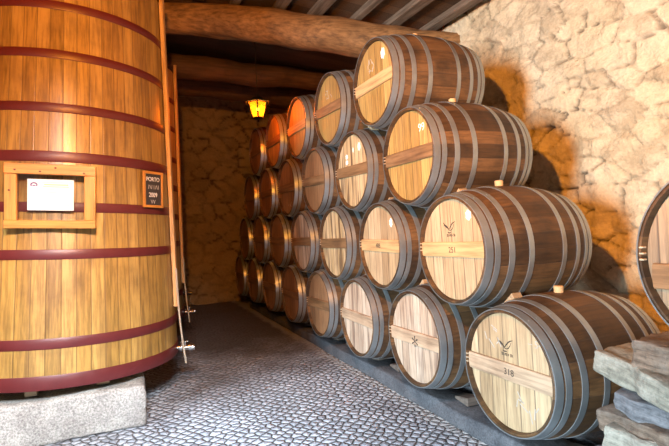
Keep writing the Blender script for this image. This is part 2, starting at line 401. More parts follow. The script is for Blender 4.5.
# ------------------------------------------------------------------ the room
CEIL = 4.32; RIGHT_X = 1.98; BACK_Y = 8.3; CEIL_W = 5.1; FRONT_Y = -4.6
def slab(name, lo, hi, mat):
    bm = bmesh.new(); box(bm, [(a+b)/2 for a, b in zip(lo, hi)], [b-a for a, b in zip(lo, hi)])
    return struct(obj(name, bm, mat, smooth=False))
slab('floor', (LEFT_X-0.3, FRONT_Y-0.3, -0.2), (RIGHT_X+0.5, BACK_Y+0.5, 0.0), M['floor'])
slab('floor_courtyard', (LEFT_X-6, FRONT_Y-3, -0.2), (LEFT_X-0.3, 4, -0.01), M['wall_plain'])
SLOPE = 0.12
def ceil_z(x): return 4.13 + SLOPE*(RIGHT_X-x)
bm = bmesh.new(); box(bm, (0, 0, 0.075), (7.2, BACK_Y-FRONT_Y+0.8, 0.15)); o = struct(obj('ceiling', bm, M['ceil'], smooth=False))
o.location = (-0.9, (BACK_Y+FRONT_Y)/2, ceil_z(-0.9)); o.rotation_euler = (0, math.atan(SLOPE), 0)
slab('wall_front', (LEFT_X-0.3, FRONT_Y-0.3, 0), (RIGHT_X+0.5, FRONT_Y, CEIL_W), M['wall_plain'])
bm = bmesh.new()      # left wall with the doorway
for lo, hi in (((LEFT_X-0.4, FRONT_Y, 0), (LEFT_X, DOOR_Y0, CEIL_W)), ((LEFT_X-0.4, DOOR_Y1, 0), (LEFT_X, BACK_Y, CEIL_W)), ((LEFT_X-0.4, DOOR_Y0, DOOR_Z), (LEFT_X, DOOR_Y1, CEIL_W))):
    box(bm, [(a+b)/2 for a, b in zip(lo, hi)], [b-a for a, b in zip(lo, hi)])
struct(obj('wall_left', bm, M['wall_plain'], smooth=False))

def rubble_wall(name, u0, u1, v0, v1, place, mat, seed, cell=(0.42, 0.22), res=0.03, depth=0.07, jw=0.03):
    """a real stone relief: cells of two sizes, crevices between them"""
    rs = np.random.RandomState(seed)
    nu, nv = int((u1-u0)/res)+1, int((v1-v0)/res)+1
    U, V = np.meshgrid(np.linspace(u0, u1, nu), np.linspace(v0, v1, nv), indexing='ij')
    wob = np.zeros_like(U); wob2 = np.zeros_like(U); roughn = np.zeros_like(U)
    for i in range(nu):
        for j in range(nv):
            p = Vector((U[i, j], V[i, j], seed))
            wob[i, j] = mnoise.noise(p*2.2); wob2[i, j] = mnoise.noise(p*2.2+Vector((9, 4, 2))); roughn[i, j] = fbm(p*5.0, 3)
    uu = U + 0.10*wob + 0.035*roughn; vv = V + 0.06*wob2 + 0.022*roughn + 0.05*np.sin(U*1.1+seed)
    cu, cv = cell
    gu, gv = int((u1-u0)/cu)+7, int((v1-v0)/cv)+7
    jit = rs.rand(gu, gv, 2)*0.95; hgt = rs.rand(gu, gv); idr = rs.rand(gu, gv)
    iu = np.floor((uu-u0)/cu).astype(int)+3; iv = np.floor((vv-v0)/cv).astype(int)+3
    f1 = np.full(U.shape, 9e9); f2 = np.full(U.shape, 9e9); h = np.zeros_like(U); sid = np.zeros_like(U)
    for a in range(-2, 3):
        for b in range(-2, 3):
            x = np.clip(iu+a, 0, gu-1); y = np.clip(iv+b, 0, gv-1)
            du = (uu - (u0 + (x-3+jit[x, y, 0] + 0.5*(y % 2))*cu)); dv = (vv - (v0 + (y-3+jit[x, y, 1])*cv))
            d = np.sqrt((du*cv/cu*1.15)**2 + dv**2)
            n1 = d < f1
            f2 = np.where(n1, f1, np.minimum(f2, d)); h = np.where(n1, hgt[x, y], h); sid = np.where(n1, idr[x, y], sid); f1 = np.where(n1, d, f1)
    e = f2 - f1
    filled = 0.5+0.5*np.clip(1.6*wob2+0.4*roughn, -1, 1)           # where mortar and limewash fill the joints
    s = np.clip(e/jw, 0, 1); s = s*s*(3-2*s)
    D = depth*(s*(0.55+0.45*h) + (1-s)*0.6*filled) + 0.032*roughn + 0.03*wob
    joint = np.clip(1.25 - e/(jw*0.9), 0, 1)*np.clip(1.05-1.05*filled, 0, 1)
    P = place(U, V, D).reshape(-1, 3)
    idx = np.arange(nu*nv).reshape(nu, nv)
    F = np.stack([idx[:-1, :-1], idx[1:, :-1], idx[1:, 1:], idx[:-1, 1:]], -1).reshape(-1, 4)
    me = bpy.data.meshes.new(name)
    me.vertices.add(len(P)); me.vertices.foreach_set('co', P.astype(np.float32).ravel())
    me.loops.add(F.size); me.loops.foreach_set('vertex_index', F.astype(np.int32).ravel())
    me.polygons.add(len(F)); me.polygons.foreach_set('loop_start', np.arange(0, F.size, 4, dtype=np.int32)); me.polygons.foreach_set('loop_total', np.full(len(F), 4, dtype=np.int32))
    me.polygons.foreach_set('use_smooth', np.ones(len(F), dtype=bool))
    me.update(calc_edges=True); me.validate()
    for nm, arr in (('joint', joint), ('stone', sid)):
        at = me.attributes.new(nm, 'FLOAT', 'POINT'); at.data.foreach_set('value', arr.astype(np.float32).ravel())
    return struct(link(name, me, mat))
rubble_wall('wall_right', FRONT_Y-0.1, BACK_Y+0.2, -0.05, CEIL_W, lambda U, V, D: np.stack([RIGHT_X+0.06-D, U, V], -1), M['wall'], 3, cell=(0.42, 0.18), jw=0.015, depth=0.085, res=0.022)
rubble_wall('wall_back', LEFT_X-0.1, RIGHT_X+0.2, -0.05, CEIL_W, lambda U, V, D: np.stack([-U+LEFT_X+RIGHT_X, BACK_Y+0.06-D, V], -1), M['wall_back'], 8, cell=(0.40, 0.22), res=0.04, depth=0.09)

# logs under the ceiling
def log(name, pts, radii, mat, seed):
    bm = bmesh.new(); n = 70; seg = 24
    P = [Vector(p) for p in pts]
    def at(t):
        f = t*(len(P)-1); i = min(int(f), len(P)-2); f -= i
        return P[i].lerp(P[i+1], f), radii[i]*(1-f)+radii[i+1]*f
    ax = (P[-1]-P[0]).normalized(); up_ = Vector((0, 0, 1)); a = ax.cross(up_).normalized(); b = a.cross(ax)
    rings = []
    for k in range(n+1):
        c, r = at(k/n); ring = []
        c = c + b*0.05*mnoise.noise(Vector((k*0.09, seed, 0)))
        for j in range(seg):
            th = 2*PI*j/seg; d = a*math.cos(th)+b*math.sin(th)
            q = c + d*r
            ring.append(bm.verts.new(q + d*(0.035*fbm(Vector((q.x*1.5, q.y*1.5+d.y, q.z*2+seed)), 3))))
        rings.append(ring)
    for k in range(n):
        for j in range(seg): bm.faces.new((rings[k][j], rings[k][(j+1) % seg], rings[k+1][(j+1) % seg], rings[k+1][j]))
    bm.faces.new(rings[0][::-1]); bm.faces.new(rings[-1])
    return obj(name, bm, mat, angle=80)
tag(log('log_beam', [(-3.9, 4.5, 4.16), (-1.41, 3.92, 4.19), (0.1, 3.45, 3.98), (1.1, 3.15, 3.86), (2.3, 2.75, 3.80)], [0.18, 0.18, 0.225, 0.20, 0.12], M['beam'], 1),
    'thick crooked brown log beam under the ceiling, nearest of the beams', 'beam')
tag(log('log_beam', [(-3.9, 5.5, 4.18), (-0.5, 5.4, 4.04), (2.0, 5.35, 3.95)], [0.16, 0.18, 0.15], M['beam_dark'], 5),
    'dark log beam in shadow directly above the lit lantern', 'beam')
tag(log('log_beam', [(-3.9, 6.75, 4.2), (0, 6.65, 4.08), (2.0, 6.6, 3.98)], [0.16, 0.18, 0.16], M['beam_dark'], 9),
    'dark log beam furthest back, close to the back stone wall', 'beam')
for i, x in enumerate((1.78, 1.30, 0.82, 0.34, -0.14, -0.62, -1.10, -1.58)):
    bm = bmesh.new(); wd = 0.13 + 0.03*math.sin(i*2.3)
    box(bm, (0, 0, 0), (wd, 8.4, 0.09), 0.012, Matrix.Rotation(rad(1.5*math.sin(i*3.1)), 4, 'Z'))
    o = obj('rafter', bm, M['rafter'], smooth=False); o.location = (x, -0.35, ceil_z(x)-0.058); o.rotation_euler = (0, math.atan(SLOPE), 0)
    tag(o, ['grey wooden rafter under the ceiling next to the right stone wall', 'grey wooden rafter under the ceiling, second from the right stone wall',
            'grey wooden rafter under the ceiling, third from the right stone wall', 'grey wooden rafter under the ceiling, fourth from the right stone wall',
            'grey wooden rafter under the ceiling, fifth from the right stone wall', 'grey wooden rafter under the ceiling, sixth from the right stone wall',
            'grey wooden rafter under the ceiling, seventh from the right stone wall', 'grey wooden rafter under the ceiling, eighth from the right stone wall'][i], 'rafter', 'rafters under the ceiling boards')

# ------------------------------------------------------------------ stone kerbs that carry the barrels
def kerb(x0, x1, label):
    bm = bmesh.new(); L = 8.3; box(bm, (0, 0, 0), (x1-x0, L, 0.13), 0.0)
    bmesh.ops.subdivide_edges(bm, edges=[e for e in bm.edges if abs(e.verts[0].co.y-e.verts[1].co.y) > 1], cuts=120)
    es = [e for e in bm.edges if e.is_boundary is False and e.calc_face_angle(0) > 0.8]
    bmesh.ops.bevel(bm, geom=es, offset=0.018, segments=2, affect='EDGES', profile=0.5)
    for v in bm.verts:
        n_ = fbm(Vector((v.co.x*3+x0, v.co.y*2.2, v.co.z*4)), 3)
        v.co.x += 0.012*n_; v.co.z += 0.008*n_ if v.co.z > 0 else 0
    o = obj('stone_kerb', bm, M['curb'], angle=60); o.location = ((x0+x1)/2, 3.05, 0.0655)
    return tag(o, label, 'kerb')
kerb(0.19, 0.50, 'blue-grey stone kerb on the cobbles carrying the barrel heads end')
kerb(0.60, 0.84, 'blue-grey stone kerb behind the front kerb, under the rear of the barrels')

# ------------------------------------------------------------------ barrels
L, RC, RB = 0.93, 0.3712, 0.434
S, H, Z0 = 1.0191, 0.7174, 0.6503
SH = [-0.012, -0.0295, -0.043, -0.0455]
def R(c): return RC + (RB-RC)*(1-((c-L/2)/(L/2))**2)
def barrel_parts(root):
    zc = (0, 0, RB)
    bm = bmesh.new(); N = 20
    outer = [(0.004, RC-0.006)] + [(0.008+(L-0.016)*i/N, R(0.008+(L-0.016)*i/N)) for i in range(N+1)] + [(L-0.004, RC-0.006)]
    inner = [(L, RC-0.010), (L, RC-0.018), (L-0.062, RC-0.026), (L-0.075, RC-0.06), (0.075, RC-0.06), (0.062, RC-0.026), (0, RC-0.018), (0, RC-0.010)]
    lathe(bm, outer+inner, 72); s = obj('staves', bm, M['stave'], root); s.location = zc
    RH = RC-0.0235
    def disc(x0, x1):
        b = bmesh.new(); solid_lathe(b, [(x0, RH-0.004), (x0+0.003, RH), (x1-0.003, RH), (x1, RH-0.004)], 72); return b
    h = obj('head', disc(0.030, 0.054), M['head_gold'], root); h.location = zc
    rh = obj('rear_head', disc(L-0.060, L-0.040), M['head_brown'], root); rh.location = zc
    bm = bmesh.new(); hw, ch = 0.052, 12                             # crossbar with arched ends that follow the head
    top = [(math.sqrt(RH**2-z*z)-0.003, z) for z in [hw*(1-2*i/ch) for i in range(ch+1)]]
    pts = [(y, z) for y, z in top] + [(-y, z) for y, z in reversed(top)]
    fr = [bm.verts.new((0.010, y, z)) for y, z in pts]; bk = [bm.verts.new((0.032, y, z)) for y, z in pts]
    bm.faces.new(fr); bm.faces.new(bk[::-1])
    for i in range(len(pts)): j = (i+1) % len(pts); bm.faces.new((fr[i], bk[i], bk[j], fr[j]))
    es = [e for e in bm.edges if all(v.co.x < 0.012 for v in e.verts)]
    bmesh.ops.bevel(bm, geom=es, offset=0.004, segments=1, affect='EDGES')
    cb = obj('crossbar', bm, M['bar_brown'], root); cb.location = zc
    for a, b_ in ((0.002, 0.046), (0.060, 0.094), (0.156, 0.194), (0.302, 0.340)):
        for m_ in (0, 1):
            x0, x1 = (a, b_) if not m_ else (L-b_, L-a)
            bm = bmesh.new()
            pr = [(x0+(x1-x0)*i/4, R(x0+(x1-x0)*i/4)) for i in range(5)]
            lathe(bm, [(x, r-0.002) for x, r in pr] + [(x, r+0.0045) for x, r in reversed(pr)], 72)
            # the rivet where the hoop laps over itself
            xm = (x0+x1)/2; box(bm, (xm, -R(xm)*math.sin(0.5)-0.0, R(xm)*math.cos(0.5)), (0.012, 0.012, 0.012), 0.003)
            hp = obj('hoop', bm, M['hoop'], root); hp.location = zc
    bm = bmesh.new(); solid_lathe(bm, [(-0.02, 0.028), (0.034, 0.031), (0.040, 0.027)], 20, 'Z')
    bg = obj('bung', bm, M['bung'], root); bg.location = (L/2, 0, RB*2)
    bm = bmesh.new()
    for dz in (-0.034, -0.002, 0.030):
        box(bm, (0.010, RC-0.019, dz*0.8+0.01), (0.024, 0.020, 0.007), 0.002)
    nt = obj('chime_notch', bm, M['notch'], root); nt.location = zc
    return root
def copy_thing(src, label):
    r = src.copy(); COL.objects.link(r); r['label'] = label
    for ch in src.children:
        c = ch.copy(); COL.objects.link(c); c.parent = r
    return r
def part_of(root, stem_):
    return [c for c in root.children if c.name.split('.')[0] == stem_]
def setmat(o, m):
    o.material_slots[0].link = 'OBJECT'; o.material_slots[0].material = m

def text_mesh(name, s, size, mat, parent, ori, loc, ext=0.0006, sx=1.0, spacing=1.0):
    cu = bpy.data.curves.new(name, 'FONT'); cu.body = s; cu.size = size; cu.align_x = 'CENTER'; cu.align_y = 'CENTER'; cu.extrude = ext; cu.space_character = spacing
    t = bpy.data.objects.new('tmp', cu); COL.objects.link(t)
    dg = bpy.context.evaluated_depsgraph_get(); me = bpy.data.meshes.new_from_object(t.evaluated_get(dg)); bpy.data.objects.remove(t)
    me.name = name
    me.transform(Matrix.Translation(Vector(loc)) @ ori @ Matrix.Diagonal((sx, 1, 1, 1)))
    me.materials.clear()
    return link(name, me, mat, parent)
# text that faces -X, reading from +Y to -Y
FACE = Matrix(((0, 0, -1, 0), (-1, 0, 0, 0), (0, 1, 0, 0), (0, 0, 0, 1)))

ORD = ['first', 'second', 'third', 'fourth', 'fifth', 'sixth', 'seventh', 'eighth']
ROWN = ['bottom row', 'second row up', 'third row up', 'top row']
SPECIAL = {(0, 0): 'oak barrel with black bird emblem and number 318 at near end of the bottom row',
           (1, 0): 'oak barrel with bird emblem and 251 on a pale band in second row up',
           (1, 1): 'oak barrel with 488 on its pale band in the second row up',
           (2, 0): 'oak barrel with white 99 and knotty dark band at near end of third row',
           (2, 1): 'oak barrel with white paper tags above a short knotty brown band in third row',
           (3, 0): 'golden oak barrel with white chalk scrawls at near end of the top row',
           (0, 1): 'oak barrel with star mark on weathered band, second in the bottom row'}
proto = thing('wine_barrel', SPECIAL[(0, 0)], 'barrel', group='stacked oak barrels')
barrel_parts(proto)
barrels = {}
HEAD = {(0, 0): ('head_pale', 'bar_weather'), (0, 1): ('head_weather', 'bar_weather'), (0, 2): ('head_weather', 'bar_weather'), (0, 3): ('head_brown', 'bar_brown'),  # brown heads stand unlit: their shade is put into the wood colour
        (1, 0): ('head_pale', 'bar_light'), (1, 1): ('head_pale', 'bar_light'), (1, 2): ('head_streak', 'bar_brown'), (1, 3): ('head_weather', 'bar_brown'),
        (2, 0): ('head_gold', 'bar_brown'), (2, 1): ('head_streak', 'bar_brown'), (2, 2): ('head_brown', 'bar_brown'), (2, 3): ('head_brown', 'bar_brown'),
        (3, 0): ('head_gold', 'bar_light'), (3, 1): ('head_gold', 'bar_brown'), (3, 2): ('head_gold', 'bar_light'), (3, 3): ('head_gold', 'bar_brown')}  # last two: orange lamp glow put in as golden wood
for k in range(4):
    for i in range(8-k):
        lab = SPECIAL.get((k, i)) or 'oak barrel with grey hoops, %s from the near end of the %s' % (ORD[i], ROWN[k])
        b = proto if (k, i) == (0, 0) else copy_thing(proto, lab)
        b.location = (0, S*(i+k/2)+SH[k], Z0+k*H-RB)
        barrels[k, i] = b
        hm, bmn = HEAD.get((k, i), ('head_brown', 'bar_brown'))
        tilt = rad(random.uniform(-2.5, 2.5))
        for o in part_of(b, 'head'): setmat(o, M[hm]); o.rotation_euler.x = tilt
        for o in part_of(b, 'crossbar'): setmat(o, M[bmn]); o.rotation_euler.x = tilt*0.6
cask = copy_thing(proto, 'oak barrel cut off by the right edge, resting on the dry stone pile')
cask.location = (-0.09, -1.30, 1.395-RB); del cask['group']
for o in part_of(cask, 'head'): setmat(o, M['head_dull'])
for o in part_of(cask, 'crossbar'): setmat(o, M['bar_brown']); o.location.z -= 0.08; o.scale.y = 0.92

def emblem(k, i):
    """the bird: two raised wings over a small body, with a word below"""
    h = part_of(barrels[k, i], 'head')[0]
    bm = bmesh.new()
    def ribbon(pts, wds):
        a = []; b = []
        for n_, (y, z) in enumerate(pts):
            q = pts[min(n_+1, len(pts)-1)]; p_ = pts[max(n_-1, 0)]
            d = Vector((q[0]-p_[0], q[1]-p_[1])).normalized(); nn = Vector((-d.y, d.x))*wds[n_]/2
            a.append(bm.verts.new((0.0293, -(y+nn.x), z+nn.y))); b.append(bm.verts.new((0.0293, -(y-nn.x), z-nn.y)))
        for n_ in range(len(pts)-1): bm.faces.new((a[n_], a[n_+1], b[n_+1], b[n_]))
    ribbon([(-0.066, 0.046), (-0.052, 0.026), (-0.036, 0.018), (-0.020, 0.008), (-0.004, -0.006)], [0.004, 0.013, 0.016, 0.013, 0.006])
    ribbon([(-0.004, -0.006), (0.014, 0.014), (0.030, 0.030), (0.048, 0.040), (0.068, 0.046)], [0.006, 0.008, 0.009, 0.007, 0.003])
    ribbon([(-0.010, -0.010), (0.012, -0.013), (0.030, -0.006), (0.044, 0.012), (0.052, 0.030)], [0.004, 0.005, 0.006, 0.005, 0.003])
    ribbon([(-0.022, -0.026), (-0.004, -0.030), (0.016, -0.028)], [0.004, 0.009, 0.004])
    bmesh.ops.translate(bm, verts=bm.verts[:], vec=(0, 0.022, 0.145))
    e = obj('bird_emblem', bm, M['ink'], h, smooth=False); e['label'] = 'black bird emblem'
    bm = bmesh.new(); x_ = -0.052
    for wd, hh in ((0.010, 0.020), (0.008, 0.015), (0.010, 0.016), (0.007, 0.018), (0.010, 0.014), (0.004, 0.0), (0.010, 0.020), (0.008, 0.014)):
        if hh:
            box(bm, (0.0293, -(x_+0.001), 0.098), (0.0012, 0.003, hh)); box(bm, (0.0293, -(x_+wd*0.5), 0.098+hh*(0.35 if wd > 0.008 else -0.4)), (0.0012, wd*0.8, 0.003))
            if wd > 0.009: box(bm, (0.0293, -(x_+wd*0.8), 0.098), (0.0012, 0.003, hh*0.9))
        x_ += wd+0.004
    obj('emblem_lettering', bm, M['ink'], h, smooth=False)
def mark(k, i, where, txt, size, mat, y, z, name, sx=1.0, x=None):
    o = part_of(barrels[k, i], where)[0]
    return text_mesh(name, txt, size, mat, o, FACE, (x if x is not None else (0.0093 if where == 'crossbar' else 0.0292), y, z), sx=sx)
emblem(0, 0); emblem(1, 0)
mark(0, 0, 'crossbar', '318', 0.056, M['ink'], -0.02, 0.0, 'painted_number')
mark(1, 0, 'crossbar', '251', 0.056, M['ink'], -0.02, -0.004, 'painted_number')
mark(1, 1, 'crossbar', '488', 0.056, M['ink'], 0.02, 0.0, 'painted_number')
mark(0, 1, 'crossbar', '*', 0.20, M['ink'], -0.02, -0.062, 'star_mark')
mark(2, 0, 'head', '99', 0.085, M['chalk'], -0.185, 0.185, 'chalk_number')
mark(0, 0, 'head', '\u2013 54', 0.06, M['faint_chalk'], -0.22, 0.20, 'chalk_number')
def paper_tag(k, i, y, z, w_, h_, rot=0.0, mat='chalk'):
    o = part_of(barrels[k, i], 'head')[0]; bm = bmesh.new()
    vs = []
    n_ = 14
    for t in range(n_):
        a = 2*PI*t/n_; rr = 1+0.18*math.sin(t*2.7+y*40)
        vs.append(bm.verts.new((0.0290, y+rr*w_/2*math.cos(a+rot), z+rr*h_/2*math.sin(a))))
    bm.faces.new(vs)
    r_ = bmesh.ops.extrude_face_region(bm, geom=bm.faces[:]); bmesh.ops.translate(bm, verts=[v for v in r_['geom'] if isinstance(v, bmesh.types.BMVert)], vec=(0.002, 0, 0))
    obj('white_tag', bm, M[mat], o, smooth=False)
for a in ((1, 0, -0.19, 0.225, 0.055, 0.07), (1, 1, -0.19, 0.20, 0.05, 0.075), (2, 1, -0.15, 0.215, 0.06, 0.08), (2, 1, 0.13, 0.15, 0.06, 0.05), (2, 1, 0.13, 0.095, 0.06, 0.05), (3, 0, -0.17, 0.20, 0.07, 0.095), (2, 1, -0.02, 0.20, 0.03, 0.05)): paper_tag(*a)
def scrawl(k, i, y, z, name='chalk_scrawl', n_=5, seed=1, mat='faint_chalk', size=0.05):
    o = part_of(barrels[k, i], 'head')[0]; bm = bmesh.new(); rr = random.Random(seed)
    for q in range(n_):
        y0, z0 = y+rr.uniform(-1, 1)*size*1.6, z+rr.uniform(-1, 1)*size
        a = rr.uniform(0.2, 2.4); Lq = size*rr.uniform(0.5, 1.1)
        box(bm, (0.0293, y0, z0), (0.0012, Lq, 0.007), 0, Matrix.Rotation(a, 4, 'X'))
    obj(name, bm, M[mat], o, smooth=False)
scrawl(3, 0, 0.05, 0.17, n_=9, seed=3); scrawl(3, 1, 0.02, 0.16, n_=7, seed=5); scrawl(0, 0, 0.16, 0.19, n_=6, seed=8, size=0.06); scrawl(0, 0, -0.10, -0.17, n_=7, seed=9, size=0.07); scrawl(2, 3, -0.05, -0.2, n_=4, seed=4)

# ------------------------------------------------------------------ wooden wedges between the barrels
bm = bmesh.new()
vs = [bm.verts.new(p) for p in ((-0.055, -0.07, -0.028), (0.055, -0.07, -0.028), (0.055, 0.07, -0.010), (-0.055, 0.07, -0.010), (-0.055, -0.07, 0.030), (0.055, -0.07, 0.030), (0.055, 0.07, 0.008), (-0.055, 0.07, 0.008))]
for f in ((0, 1, 2, 3), (7, 6, 5, 4), (0, 4, 5, 1), (1, 5, 6, 2), (2, 6, 7, 3), (3, 7, 4, 0)): bm.faces.new([vs[q] for q in f])
bmesh.ops.bevel(bm, geom=bm.edges[:], offset=0.004, segments=1, affect='EDGES')
wedge0 = obj('wooden_wedge', bm, M['wedge'], smooth=False)
first = [True]
def wedge(loc, rx, label, group, rz=0.0, sc=1.0):
    o = wedge0 if first[0] else wedge0.copy()
    if not first[0]: COL.objects.link(o)
    first[0] = False
    o.location = loc; o.rotation_euler = (rx, 0, rz); o.scale = (sc, sc, sc)
    tag(o, label, 'wedge', group)
    return o
def bname(k, i): return '%s barrel of the %s' % (ORD[i], ROWN[k])
for k in range(1, 4):
    for i in range(0, 3 if k < 3 else 1):
        c = Vector((0, S*(i+k/2)+SH[k], Z0+k*H))
        for sgn, side in ((-1, 'near'), (1, 'far')):
            low = Vector((0, S*((i if sgn < 0 else i+1)+(k-1)/2)+SH[k-1], Z0+(k-1)*H))
            mid = (c+low)/2; d = (c-low).normalized()
            # tangent pointing outward and up from the contact, thick end outside
            tan = Vector((0, -d.z, d.y)) if sgn < 0 else Vector((0, d.z, -d.y))
            if tan.y*sgn < 0: tan = -tan
            px = 0.26 if sgn < 0 else 0.17
            loc = mid + Vector((px, 0, 0)) + Vector((0, sgn*0.062, 0)) + Vector((0, 0, 0.030))
            ang = math.atan2(-tan.z, -tan.y) if sgn < 0 else math.atan2(-tan.z, -tan.y)
            wedge(loc, ang, 'small wooden wedge on %s side under the %s' % (side, bname(k, i)), 'wedges between stacked barrels', sc=0.70 if sgn < 0 else 0.66)
for i in range(0, 5):
    c = Vector((0, S*i+SH[0], Z0))
    for sgn, side in ((-1, 'near'), (1, 'far')):
        kw_ = wedge((0.36, c.y+sgn*0.19, 0.170), PI+sgn*0.0 if sgn > 0 else 0.0, 'wooden kerb wedge on the %s side of the %s' % (side, bname(0, i)), 'wedges on the kerb', sc=1.15)
        setmat(kw_, M['wedge_grey'])
for i in range(0, 8):
    pass

# ------------------------------------------------------------------ the big vat
VB = Vector((-2.576, 2.881, 0.448)); VROT = (0.005, 0.0459, 0.0)
VH = 3.36
def VR(z): return 0.983 - 0.0513*z
VAT_HOOPS = [(0.0, 0.104), (0.298, 0.376), (0.964, 1.039), (1.324, 1.399), (1.708, 1.789), (2.094, 2.164), (2.515, 2.583), (2.903, 2.97)]
def rz(a): return Vector((math.cos(a), math.sin(a), 0))
def make_vat(bat_ang, label):
    v = thing('wine_vat', label, 'vat', group='upright wooden vats')
    bm = bmesh.new()
    lathe(bm, [(0, VR(0)-0.05), (0, VR(0)), (VH*0.5, VR(VH*0.5)), (VH, VR(VH)), (VH, VR(VH)-0.05), (VH*0.5, VR(VH*.5)-0.05)], 116, 'Z')
    obj('staves', bm, M['vat'], v)
    bm = bmesh.new(); solid_lathe(bm, [(VH-0.10, VR(VH)-0.048), (VH-0.06, VR(VH)-0.048)], 64, 'Z'); obj('lid', bm, M['vat_lid'], v)
    bm = bmesh.new(); solid_lathe(bm, [(0.03, VR(0)-0.048), (0.08, VR(0)-0.050)], 64, 'Z'); obj('bottom_board', bm, M['vat_lid'], v)
    for a, b in VAT_HOOPS:
        bm = bmesh.new(); lathe(bm, [(a, VR(a)-0.004), (b, VR(b)-0.004), (b, VR(b)+0.006), (b-0.004, VR(b)+0.008), (a+0.004, VR(a)+0.008), (a, VR(a)+0.006)], 116, 'Z')
        obj('hoop', bm, M['vat_hoop'], v)
    # the long batten with the level tube beside it
    a = bat_ang; n_ = rz(a); t_ = Vector((-n_.y, n_.x, 0))
    z0, z1 = 0.46, VH+0.12
    bm = bmesh.new(); Q = Matrix((( n_.x, t_.x, 0, 0), (n_.y, t_.y, 0, 0), (0, 0, 1, 0), (0, 0, 0, 1)))
    prof = [(-0.045, 0.0), (0.045, 0.0), (0.045, 0.034), (-0.045, 0.034)]
    rings = []
    for zz, sc in ((z0, 1), (z1-0.16, 1), (z1, 0.25)):
        c = n_*(VR(min(zz, VH))+0.006) + Vector((0, 0, zz))
        rings.append([bm.verts.new(c + t_*p[0]*sc + n_*(p[1])) for p in prof])
    for i in range(2):
        for j in range(4): bm.faces.new((rings[i][j], rings[i][(j+1) % 4], rings[i+1][(j+1) % 4], rings[i+1][j]))
    bm.faces.new(rings[0][::-1]); bm.faces.new(rings[-1])
    obj('batten', bm, M['batten'], v, smooth=False)
    ta = a + 0.02; tn = rz(ta)
    base = tn*(VR(0.1)+0.008)
    tz = 0.055
    bm = bmesh.new()                                                   # tap: flange, body, spout
    def alongtap(d0, d1, r): 
        tube(bm, [base + tn*d0 + Vector((0, 0, tz)), base + tn*d1 + Vector((0, 0, tz))], r, 14)
    alongtap(-0.03, 0.035, 0.020); alongtap(0.03, 0.05, 0.036); alongtap(0.05, 0.115, 0.026); alongtap(0.115, 0.135, 0.040); alongtap(0.135, 0.165, 0.030)
    tp = obj('tap', bm, M['steel'], v); tp['label'] = 'stainless steel drain tap'
    bm = bmesh.new(); hb = base + tn*0.075 + Vector((0, 0, tz))
    tube(bm, [hb, hb+Vector((0, 0, 0.055))], 0.009, 10); tube(bm, [hb+Vector((0, 0, 0.05))-tn*0.035, hb+Vector((0, 0, 0.06))+tn*0.03], 0.008, 10)
    obj('tap_handle', bm, M['steel'], tp)
    bm = bmesh.new()                                                   # the level hose
    h0 = n_*(VR(0.9)+0.052) - t_*0.0
    pts = []
    for q in range(25):
        s_ = q/24; z = 0.82 - 1.02*s_*0.88
        rr_ = VR(max(z, 0)) + 0.050 + 0.05*s_**2.5
        pts.append(rz(a-0.07)*rr_ + t_*(0.02*s_) + Vector((0, 0, z)))
    tube(bm, pts, 0.009, 8); hs = obj('level_hose', bm, M['hose'], v)
    return v
vat = make_vat(rad(-15), 'large pale wooden vat with maroon hoops in the left foreground')
vat.location = VB; vat.rotation_euler = VROT
def copy_tree(o, parent=None):
    c = o.copy(); COL.objects.link(c)
    if parent is not None: c.parent = parent
    for ch in o.children: copy_tree(ch, c)
    return c
v2 = copy_tree(vat); v2.location = (-2.27, 5.03, 0.448); v2['label'] = 'second wooden vat, half hidden right behind the large foreground vat'
v3 = copy_tree(vat); v3.location = (-2.05, 7.10, 0.448); v3['label'] = 'third wooden vat, last and darkest in the row beside the back wall'
for v_ in (v2, v3): v_.rotation_euler = (0.0, 0.055, 0.0)

# granite blocks and wooden packers under the vats
def block(loc, size, seed, label):
    bm = rough_block(size, 26, 0.010, 9.0, seed, rnd=0.10)
    o = obj('granite_block', bm, M['granite'], angle=50); o.location = loc
    return tag(o, label, 'stone block', 'granite blocks under the vats')
block((-2.66, 2.30, 0.172), (1.44, 0.62, 0.344), 1.0, 'rough grey granite block under the front of the large foreground vat')
block((-2.66, 3.52, 0.172), (1.44, 0.50, 0.344), 2.0, 'granite block in shadow under the rear of the large foreground vat')
block((-2.22, 4.50, 0.172), (1.3, 0.45, 0.344), 3.0, 'granite block in shadow under the front of the second vat')
block((-2.22, 5.55, 0.172), (1.3, 0.45, 0.344), 4.0, 'granite block in shadow under the rear of the second vat')
block((-2.0, 6.6, 0.172), (1.3, 0.45, 0.344), 5.0, 'granite block in shadow under the front of the last vat')
block((-2.0, 7.6, 0.172), (1.3, 0.45, 0.344), 6.0, 'granite block in shadow under the rear of the last vat')
def packer(x, y, label, sx=0.17):
    bm = bmesh.new(); box(bm, (0, 0, 0), (sx, 0.5, 0.082), 0.006)
    o = obj('wooden_packer', bm, M['wedge'], smooth=False); o.location = (x, y, 0.406); tag(o, label, 'packer', 'packers between vat and granite')
packer(-2.75, 2.33, 'small wooden packer on the granite block under the large vat, left one', 0.085)
packer(-2.25, 2.36, 'small wooden packer on the granite block under the large vat, right one', 0.10)
packer(-2.65, 3.50, 'wooden packer on the rear granite block under the large vat', 0.2)
for y, l in ((4.52, 'wooden packer on the front granite block under the second vat'), (5.5, 'wooden packer on the rear granite block under the second vat')): packer(-2.1, y, l, 0.6)
for y, l in ((6.62, 'wooden packer on the front granite block under the last vat'), (7.55, 'wooden packer on the rear granite block under the last vat')): packer(-1.9, y, l, 0.6)

